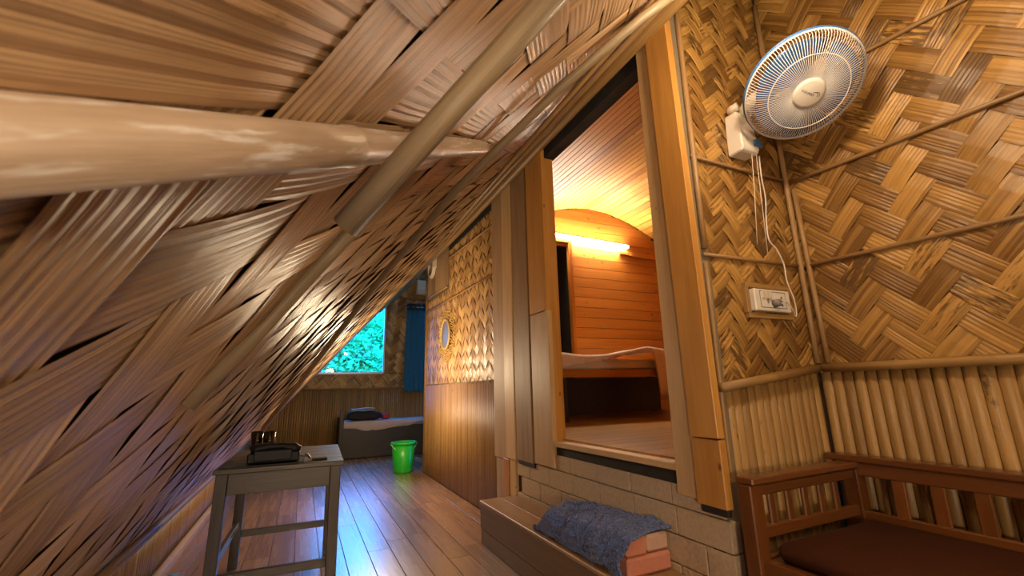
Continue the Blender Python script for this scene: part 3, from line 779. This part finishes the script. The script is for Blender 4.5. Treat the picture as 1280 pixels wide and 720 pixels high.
MB().board(tq(.055, -.20, .667), tq(.035, -.20, .692), .05, .006, ty).obj('cradle_arm', M_BLACK, tray, bevel=.001)
for i, (gx, gy, lab) in enumerate(((-.180, .20, 'clear ribbed glass tumbler behind the telephone, closer to the roof'), (-.112, .17, 'clear ribbed glass tumbler directly behind the telephone'))):
    g = MB(); c = tp(gx, gy, .6605)
    g.lathe([(.0, .0), (.027, .0), (.034, .125), (.032, .125), (.025, .006), (.0, .006)], c, 20)
    tag(g.obj('glass_tumbler', M_GLASSW, None, True), lab, 'glass', 'tumblers on the grey table')

# ------------------------------------------------------------------ bucket
bc = thing('plastic_bucket', 'bright green plastic bucket on the corridor floor', 'bucket', (1.235, 6.02, 0))
o = (1.235, 6.02, .002)
MB().lathe([(0, 0), (.115, 0), (.12, .01), (.148, .36), (.143, .36), (.112, .015), (0, .012)], o, 28).obj('bucket_body', M_GREEN, bc, True)
MB().lathe([(.146, .335), (.160, .338), (.163, .352), (.160, .366), (.142, .366), (.142, .35), (.146, .335)], o, 28).obj('rim', M_GREEN, bc, True)
hp = [V(o)+V((math.cos(a)*.158, -.02-.10*math.sin(a)*.9, .345-.085*math.sin(a))) for a in [PI*i/14 for i in range(15)]]
MB().tube(hp, .004, 6).obj('handle', M_WHITE, bc, True)
for sx in (-1, 1): MB().box((o[0]+sx*.160, o[1]-.01, .345), (.02, .03, .03)).obj('handle_lug', M_GREEN, bc, bevel=.003)

# ------------------------------------------------------------------ back bed with pillows
bd = thing('low_bed', 'low dark wooden bed with rumpled pale sheet below the window wall', 'bed', (1.6, 7.9, 0))
MB().box((1.60, 7.60, .24), (2.05, .04, .46)).obj('side_board', M_BEDW, bd, bevel=.004)
MB().box((.60, 7.93, .30), (.05, .66, .60)).obj('headboard', M_BEDW, bd, bevel=.004)
MB().box((1.62, 7.93, .44), (2.0, .62, .03)).obj('bed_base', M_BEDW, bd)
MB().board((.585, 7.58, 0), (.585, 7.58, .73), .055, .055).obj('corner_post', M_BEDW, bd, bevel=.004)
def mat2(u, v):
    a = u*2*PI
    return (.64 + 1.96*v, 7.93 + .315*max(-1, min(1, 1.25*math.cos(a))), .505 + .045*max(-1, min(1, 1.5*math.sin(a))) + .006*math.sin(v*9))
MB().grid(mat2, 20, 30).obj('mattress', M_SHEETB, bd, True)
def sheet(u, v):
    x_ = .62 + 1.95*u; dro = .15*max(.12, 1-1.5*abs(u-.25)) + .02*noise.noise(V((u*9, 0, 4)))
    if v < .6: return (x_, 8.2 - .62*v/.6, .558 + .008*noise.noise(V((u*12, v*7, 1))))
    t = (v-.6)/.4
    return (x_, 7.575 - .02*math.sin(t*PI) + .008*math.sin(u*50+t*3), .556 - dro*t)
MB().grid(sheet, 60, 20).obj('sheet', M_SHEET, bd, True)
def pillow(name, c, sz, mat, label, cat, tilt=0.0):
    m = MB(); R = Matrix.Rotation(tilt, 3, 'Y')
    def fn_(u, v):
        a, b = u*2*PI, (v-.5)*PI
        sp = lambda q, e: math.copysign(abs(q)**e, q)
        p = V((sp(math.cos(b), .45)*sp(math.cos(a), .5)*sz[0]/2, sp(math.cos(b), .45)*sp(math.sin(a), .5)*sz[1]/2, sp(math.sin(b), .8)*sz[2]/2))
        p += V((0, 0, .05*sz[2]*noise.noise(p*14+V(c))))
        return V(c) + R @ p
    return tag(m.grid(fn_, 28, 16).obj(name, mat, None, True), label, cat)
pillow('pillow', (.94, 7.74, .632), (.54, .26, .140), M_DARKP, 'plump black pillow on the low bed under the folded towel', 'pillow')
pillow('cushion', (1.275, 7.76, .610), (.12, .20, .095), M_RED, 'small red cushion poking out beside the black pillow', 'cushion')
ft = MB()
ft2 = thing('folded_towel', 'pale blue folded towel on top of the black pillow', 'towel', (.90, 7.76, .70))
for k in range(3):
    MB().grid(lambda u, v, k=k: (.71+.36*u+.01*k, 7.66+.20*v, .716+.016*k - .05*max(0, .3-u) + .006*math.sin(u*8+k)), 14, 6).obj('fold', M_SHEETB if k < 2 else M_SHEET, ft2, True, mods=[('SOLIDIFY', {'thickness': .012, 'offset': 0.0})])

# ------------------------------------------------------------------ curtain, junction box, mirror, cable coil
cu = thing('window_curtain', 'blue grommet curtain hanging on the back wall beside the window', 'curtain', (1.87, BY-.06, .98))
def curt(z0, z1): return lambda u, v: (1.665+.40*u + .01*math.sin((z0+(z1-z0)*v)*3), BY-.07 + .015*math.sin(u*2*PI*4.5) + .005*math.sin(u*9+v*5), z0+(z1-z0)*v)
MB().grid(curt(.985, 2.50), 60, 24).obj('curtain_cloth', M_CURT, cu, True, mods=[('SOLIDIFY', {'thickness': .003, 'offset': 0.0})])
MB().grid(curt(2.50, 2.62), 60, 4).obj('header_band', M_CURT2, cu, True, mods=[('SOLIDIFY', {'thickness': .004, 'offset': 0.0})])
MB().tube([(1.60, BY-.07, 2.565), (2.40, BY-.07, 2.565)], .011, 10).obj('curtain_rod', M_METAL, cu, True)
for k in range(5):
    a = [(1.70+.083*k, BY-.085+.026*math.cos(t), 2.565+.026*math.sin(t)) for t in [2*PI*i/14 for i in range(15)]]
    MB().tube(a, .006, 6, False).obj('grommet', M_METAL, cu, True)
jb = thing('junction_box', 'white junction box on the back wall above the curtain', 'box', (1.99, BY-.04, 2.95))
MB().box((1.985, BY-.05, 2.955), (.27, .09, .28)).obj('box_body', M_WHITE, jb, bevel=.012)
MB().box((1.985, BY-.10, 2.865), (.24, .02, .08)).obj('box_cover', M_CREAM, jb, bevel=.004)
MB().tube([(1.90, BY-.06, 3.09), (1.88, BY-.03, 3.2), (1.9, BY-.02, 3.45)], .006, 6).obj('cable', M_WHITE, jb, True)

mi = thing('wall_mirror', 'small oval mirror in a beaded straw frame on the corridor matting', 'mirror', (MX, 4.81, 1.62))
mg = MB(); nM = 40
def ell(a, b, x_): return [(x_, 4.81+a*math.cos(2*PI*k/nM), 1.62+b*math.sin(2*PI*k/nM)) for k in range(nM)]
mg.v = [V(p) for p in ell(.155, .155, MX-.034)] + [V(p) for p in ell(.155, .155, MX-.018)]
mg.face(tuple(range(nM)))
for k in range(nM): mg.face((k, (k+1) % nM, nM+(k+1) % nM, nM+k))
mg.obj('mirror_glass', M_MIRROR, mi)
MB().tube(ell(.163, .163, MX-.032)+[ell(.163, .163, MX-.032)[0]], .012, 8, False).obj('inner_rim', M_STRAW, mi, True)
be = MB()
for ring, (rr, nb) in enumerate(((.195, 34), (.230, 40), (.265, 46), (.30, 40))):
    for k in range(nb):
        a = 2*PI*(k+.5*(ring % 2))/nb + random.uniform(-.03, .03); rj = rr+random.uniform(-.01, .01)
        c = V((MX-.018, 4.81+rj*math.cos(a), 1.62+rj*math.sin(a))); b = len(be.v); s_ = .012
        for d in ((-1, 0, 0), (0, 1, 0), (0, 0, 1), (0, -1, 0), (0, 0, -1), (1, 0, 0)): be.v.append(c+V(d)*s_)
        for t in ((0, 1, 2), (0, 2, 3), (0, 3, 4), (0, 4, 1), (5, 2, 1), (5, 3, 2), (5, 4, 3), (5, 1, 4)): be.face(tuple(b+q for q in t))
ob = be.obj('straw_beads', M_STRAW, mi, True); ob['kind'] = 'stuff'
cc = thing('cable_coil', 'cream oval cable coil hung high at the far end of the matting wall', 'cable', (MX-.02, 5.42, 2.6))
for k in range(3):
    a = [(MX-.02-.012*k, 5.47+(.145-.012*k)*math.cos(t), 2.57+(.135-.01*k)*math.sin(t)) for t in [2*PI*i/24 for i in range(25)]]
    MB().tube(a, .008, 6, False).obj('loop', M_CREAM, cc, True)
MB().box((MX-.03, 5.33, 2.61), (.05, .07, .15)).obj('adapter', M_CREAM, cc, bevel=.006)

# ------------------------------------------------------------------ wall fan
fan = thing('wall_fan', 'white caged wall fan with blue blades tilted down on the nook wall', 'fan', (1.84, NY, 2.15))
n_ = V((-.329, -.452, -.829)).normalized(); fc = V((1.812, .93, 2.201))
tx_ = (cr_*.90 - cu_*.43); tx_ = (tx_ - n_*tx_.dot(n_)).normalized(); ty_ = n_.cross(tx_)
FM = Matrix(((tx_.x, ty_.x, n_.x), (tx_.y, ty_.y, n_.y), (tx_.z, ty_.z, n_.z)))
def fp(x, y, z): return fc + FM @ V((x, y, z))
RF = .222
MB().tube([fp(RF*math.cos(2*PI*k/60), RF*math.sin(2*PI*k/60), 0) for k in range(61)], .0042, 8, False).obj('rim', M_WIRE, fan, True)
MB().tube([fp(RF*1.01*math.cos(2*PI*k/60), RF*1.01*math.sin(2*PI*k/60), -.012) for k in range(61)], .006, 8, False).obj('rear_rim', M_BLUEP, fan, True)
fg = MB()
for k in range(120):
    a = 2*PI*k/120; pts = []
    for (r_, z_, tw) in ((.058, .058, .0), (.09, .060, .05), (.15, .055, .075), (.195, .043, .065), (.215, .022, .05), (.222, .0, .05)):
        pts.append(fp(r_*math.cos(a+tw), r_*math.sin(a+tw), z_))
    fg.tube(pts, .00145, 4, False)
for r_, z_ in ((.150, .0555), (.053, .058)): fg.tube([fp(r_*math.cos(2*PI*k/50), r_*math.sin(2*PI*k/50), z_) for k in range(51)], .0021, 6, False)
fg.obj('front_grille', M_WIRE, fan, True)
rg = MB()
for k in range(72):
    a = 2*PI*k/72
    rg.tube([fp(r_*math.cos(a), r_*math.sin(a), z_) for (r_, z_) in ((.222, -.008), (.21, -.035), (.16, -.06), (.07, -.075))], .0011, 4, False)
rg.tube([fp(.14*math.cos(2*PI*k/50), .14*math.sin(2*PI*k/50), -.065) for k in range(51)], .002, 6, False)
rg.obj('rear_grille', M_WIRE, fan, True)
MB().lathe([(0, .068), (.048, .068), (.059, .064), (.062, .055), (.059, .050), (0, .050)], fc, 40, FM).obj('hub_badge', M_WHITE, fan, True)
MB().lathe([(0, .030), (.035, .028), (.038, -.03), (0, -.03)], fc, 24, FM).obj('blade_hub', M_BLUEP, fan, True)
for k in range(3):
    a0 = 2*PI*k/3 + .5
    def bl(u, v, a0=a0):
        r_ = .03 + .165*v; sw = (.22+.58*math.sin(min(1, v*1.25)*PI/2)**.8) * (u-.5)*2.6; a = a0 + sw + .25*v
        rr_ = r_ * (1 - .06*(2*u-1)**2*v)
        return fp(rr_*math.cos(a), rr_*math.sin(a), .004 + .022*(u-.5)*2*(1-.3*v))
    MB().grid(bl, 12, 12).obj('blade', M_BLADE, fan, True, mods=[('SOLIDIFY', {'thickness': .002, 'offset': 0.0})])
MB().lathe([(0, -.075), (.070, -.075), (.074, -.09), (.070, -.15), (.050, -.175), (0, -.178)], fc, 28, FM).obj('motor_housing', M_CREAM, fan, True)
bx_c = V((1.845, NY-.045, 2.13))
MB().tube([fp(0, 0, -.13), fp(.0, 0, -.175), V((1.83, NY-.09, 2.30)), V((1.82, NY-.05, 2.24))], [.03, .028, .03, .034], 12).obj('neck', M_CREAM, fan, True)
mbx = MB(); 
for (zz, wx, dy) in ((2.045, .058, .070), (2.06, .058, .082), (2.19, .053, .075), (2.26, .046, .06)):
    for (sx, yy) in ((-1, NY), (1, NY), (1, NY-dy), (-1, NY-dy)): mbx.v.append(V((1.806+sx*wx, yy, zz)))
for i in range(3):
    for k in range(4): mbx.face((4*i+k, 4*i+(k+1) % 4, 4*i+4+(k+1) % 4, 4*i+4+k))
mbx.face((3, 2, 1, 0)); mbx.face((12, 13, 14, 15))
mbx.obj('wall_box', M_WHITE, fan, bevel=.006)
MB().box((1.855, NY-.081, 2.095), (.05, .012, .035)).obj('switch_panel', M_BLUEP, fan, bevel=.002)
MB().tube([V((1.755, NY-.03, 2.27)), V((1.765, NY-.075, 2.275))], .020, 12).obj('tilt_knob', M_CREAM, fan, True)
for (x0, x1, zb) in ((1.827, 1.801, 1.605), (1.858, 1.862, 1.545)):
    c_ = MB().tube([(x0, NY-.065, 2.05), (x0*.6+x1*.4, NY-.055, 1.85), (x1, NY-.04, zb)], .0018, 5).obj('pull_cord', M_WHITE, fan, True)
    MB().tube([(x1, NY-.04, zb+.012), (x1, NY-.04, zb-.022)], [.0085, .011], 10).obj('cord_knob', M_WHITE, c_, True)
pts = [(1.885, NY-.06, 2.05), (1.90, NY-.045, 1.95), (1.935, NY-.025, 1.86), (1.918, NY-.022, 1.74), (1.912, NY-.024, 1.645), (1.955, NY-.026, 1.60), (1.985, NY-.028, 1.53), (1.983, NY-.03, 1.45), (2.012, NY-.03, 1.37), (2.012, NY-.03, 1.30), (1.985, NY-.035, 1.288), (1.955, NY-.055, 1.305), (1.91, NY-.06, 1.345), (1.87, NY-.06, 1.335)]
def smooth_path(p, k=6):
    p = [V(q) for q in p]; out = []
    for i in range(len(p)-1):
        a, b, c, d = p[max(i-1, 0)], p[i], p[i+1], p[min(i+2, len(p)-1)]
        for j in range(k):
            t = j/k; out.append(.5*((2*b)+(c-a)*t+(2*a-5*b+4*c-d)*t*t+(3*b-a-3*c+d)*t**3))
    return out+[p[-1]]
MB().tube(smooth_path(pts), .0032, 6).obj('power_cord', M_WHITE, fan, True)
# badge print: maker's word and a leaping swirl
def text_mesh(body, size):
    cu_d = bpy.data.curves.new('badge_lettering', 'FONT'); cu_d.body = body; cu_d.size = size; cu_d.extrude = .0003; cu_d.align_x = 'CENTER'
    to = bpy.data.objects.new('badge_lettering', cu_d); COL.objects.link(to)
    dg = bpy.context.evaluated_depsgraph_get(); me = bpy.data.meshes.new_from_object(to.evaluated_get(dg))
    bpy.data.objects.remove(to); return me
tm = text_mesh('V-GUARD', .0135); tm.materials.clear(); tm.materials.append(M_INK)
FM4 = FM.to_4x4(); FM4.translation = fp(-.010, -.004, .0684)
link('badge_lettering', tm, fan, FM4)
sw = MB()
for off_ in (0, .007):
    sw.tube([fp(.020+off_+.012*math.cos(t), .004+.010*math.sin(t)+off_*.4, .0688) for t in [2.6-2.9*i/10 for i in range(11)]], .0009, 5)
sw.obj('badge_emblem', M_INK, fan, True)

# ------------------------------------------------------------------ switchboard under the fan
sb = thing('switchboard', 'white switch plate with a plugged socket on a wooden frame below the fan', 'switch', (1.87, NY, 1.35))
for a, b in (((1.715, 1.285), (2.0, 1.285)), ((1.715, 1.42), (2.0, 1.42))):
    MB().board((a[0], NY-.006, a[1]), (b[0], NY-.006, b[1]), .022, .022, (0, 0, 1)).obj('backing_frame', M_SLAT, sb, bevel=.002)
for x_ in (1.722, 1.993):
    MB().board((x_, NY-.006, 1.296), (x_, NY-.006, 1.409), .022, .022, (1, 0, 0)).obj('backing_frame', M_SLAT, sb, bevel=.002)
MB().box((1.86, NY-.018, 1.353), (.235, .030, .098)).obj('plate', M_WHITE, sb, bevel=.004)
MB().box((1.825, NY-.034, 1.366), (.008, .003, .055)).obj('switch_seam', M_GREYP, sb)
for i in range(3): MB().box((1.795+.022*i, NY-.036, 1.375), (.018, .008, .034)).obj('rocker', M_CREAM, sb, bevel=.002)
rim_pts = [(1.775, 1.32), (1.775, 1.392), (1.945, 1.392), (1.945, 1.32), (1.775, 1.32)]
MB().tube([(p[0], NY-.034, p[1]) for p in rim_pts], .0016, 4).obj('module_rim', M_GREYP, sb)
MB().lathe([(0, .028), (.015, .026), (.019, 0), (0, 0)], (1.865, NY-.033, 1.34), 14, Matrix(((1, 0, 0), (0, 0, -1), (0, 1, 0)))).obj('plug', M_GREYP, sb, True)
for dz in (.018, -.016, .0): MB().box((1.915, NY-.035, 1.35+dz), (.007, .003, .009)).obj('socket_hole', M_INK, sb)

# ------------------------------------------------------------------ bench in the corner
bn = thing('wooden_bench', 'red-brown slatted hardwood bench in the corner below the fan', 'bench', (1.75, .6, 0))
AY = 1.155
def bb(a, b, w, t, side, name, mat=M_BENCH): return MB().board(a, b, w, t, side).obj(name, mat, bn, bevel=.004)
bb((1.445, AY, 0), (1.445, AY, .655), .062, .055, (1, 0, 0), 'arm_post')
bb((2.075, AY, 0), (2.065, AY, .655), .055, .055, (1, 0, 0), 'back_post')
bb((1.415, AY-.004, .668), (2.06, AY+.004, .668), .07, .022, (0, 1, 0), 'arm_rail')
bb((1.45, AY, .632), (2.05, AY, .632), .025, .035, (0, 1, 0), 'arm_frame')
bb((1.45, AY, .497), (2.05, AY, .497), .025, .04, (0, 1, 0), 'arm_frame')
for k in range(5): bb((1.545+.095*k, AY, .51), (1.545+.095*k, AY, .625), .030, .014, (1, 0, 0), 'arm_slat')
bb((2.075, 1.245, .690), (2.075, -.3, .690), .065, .024, (1, 0, 0), 'top_rail')
bb((2.07, AY, .650), (2.07, -.3, .650), .025, .05, (1, 0, 0), 'back_rail')
bb((2.06, AY, .475), (2.06, -.3, .475), .025, .045, (1, 0, 0), 'back_rail')
for k in range(11): bb((2.063, 1.005-.117*k, .49), (2.068, 1.005-.117*k, .63), .044, .014, (0, 1, 0), 'back_slat')
bb((1.45, AY, .39), (2.06, AY, .39), .025, .07, (0, 1, 0), 'seat_frame')
bb((1.445, AY, .39), (1.445, -.3, .39), .03, .07, (1, 0, 0), 'seat_frame')
bb((1.445, -.27, 0), (1.445, -.27, .655), .062, .055, (1, 0, 0), 'arm_post')
bb((2.07, -.27, 0), (2.07, -.27, .655), .055, .055, (1, 0, 0), 'back_post')
MB().box((1.75, .44, .405), (.60, 1.38, .03)).obj('seat_board', M_BENCH, bn, bevel=.004)
MB().box((1.755, .43, .447), (.57, 1.36, .06)).obj('seat_cushion', M_SEAT, bn, True, bevel=.02)

# ------------------------------------------------------------------ blue cloth on the floor by the knee wall
def rag(u, v):
    return (-.66+.09*u, 3.17+.22*v, .006+.05*max(0, noise.noise(V((u*3, v*4, 9)))+.35)*math.sin(u*PI)*math.sin(v*PI))
tag(MB().grid(rag, 16, 16).obj('cleaning_cloth', M_BLUECLOTH, None, True, mods=[('SOLIDIFY', {'thickness': .004, 'offset': 1.0})]), 'crumpled pale blue cloth on the floor at the foot of the knee wall', 'cloth')

# ------------------------------------------------------------------ outside the window
structure('ground_outside', MB().box((3, 69, -1.6), (160, 120, .1)), M_GROUND)
def tree(label, x_, y_, cz, rx, rz_, n, seed):
    rs = random.Random(seed)
    t = thing('garden_tree', label, 'tree', (x_, y_, -1.55), 'garden trees beyond the window')
    MB().tube([(x_, y_, -1.55), (x_+.05, y_, -.2), (x_, y_+.05, cz)], [.12, .10, .05], 8).obj('trunk', M_BARK, t, True)
    m = MB()
    for k in range(n):
        while True:
            p = V((rs.uniform(-1, 1), rs.uniform(-1, 1), rs.uniform(-1, 1)))
            if .25 < p.length < 1: break
        c = V((x_+p.x*rx, y_+p.y*rx*.7, cz+p.z*rz_))
        a = V((rs.gauss(0, 1), rs.gauss(0, 1), rs.gauss(0, .6))).normalized(); b = a.orthogonal().normalized()
        b = (b*math.cos(rs.random()*6)+a.cross(b)*math.sin(rs.random()*6)).normalized(); L = rs.uniform(.06, .13)
        i0 = len(m.v); nn = a.cross(b)
        m.v += [c-a*L, c+b*L*.42+nn*L*.12, c+a*L, c-b*L*.42+nn*L*.12]; m.face((i0, i0+1, i0+2)); m.face((i0, i0+2, i0+3))
    f = m.obj('foliage', M_LEAF, t, fix=False); f['kind'] = 'stuff'
tree('dense leafy tree filling the lower corner of the window', .80, 11.2, 1.25, 1.15, 1.1, 8000, 1)
tree('tall leafy tree in the middle of the window view', 1.65, 13.6, 2.05, 1.1, 1.25, 6000, 2)
tree('sparse tree with sky showing through at the window top', 2.45, 15.8, 2.9, .95, 1.35, 1700, 3)
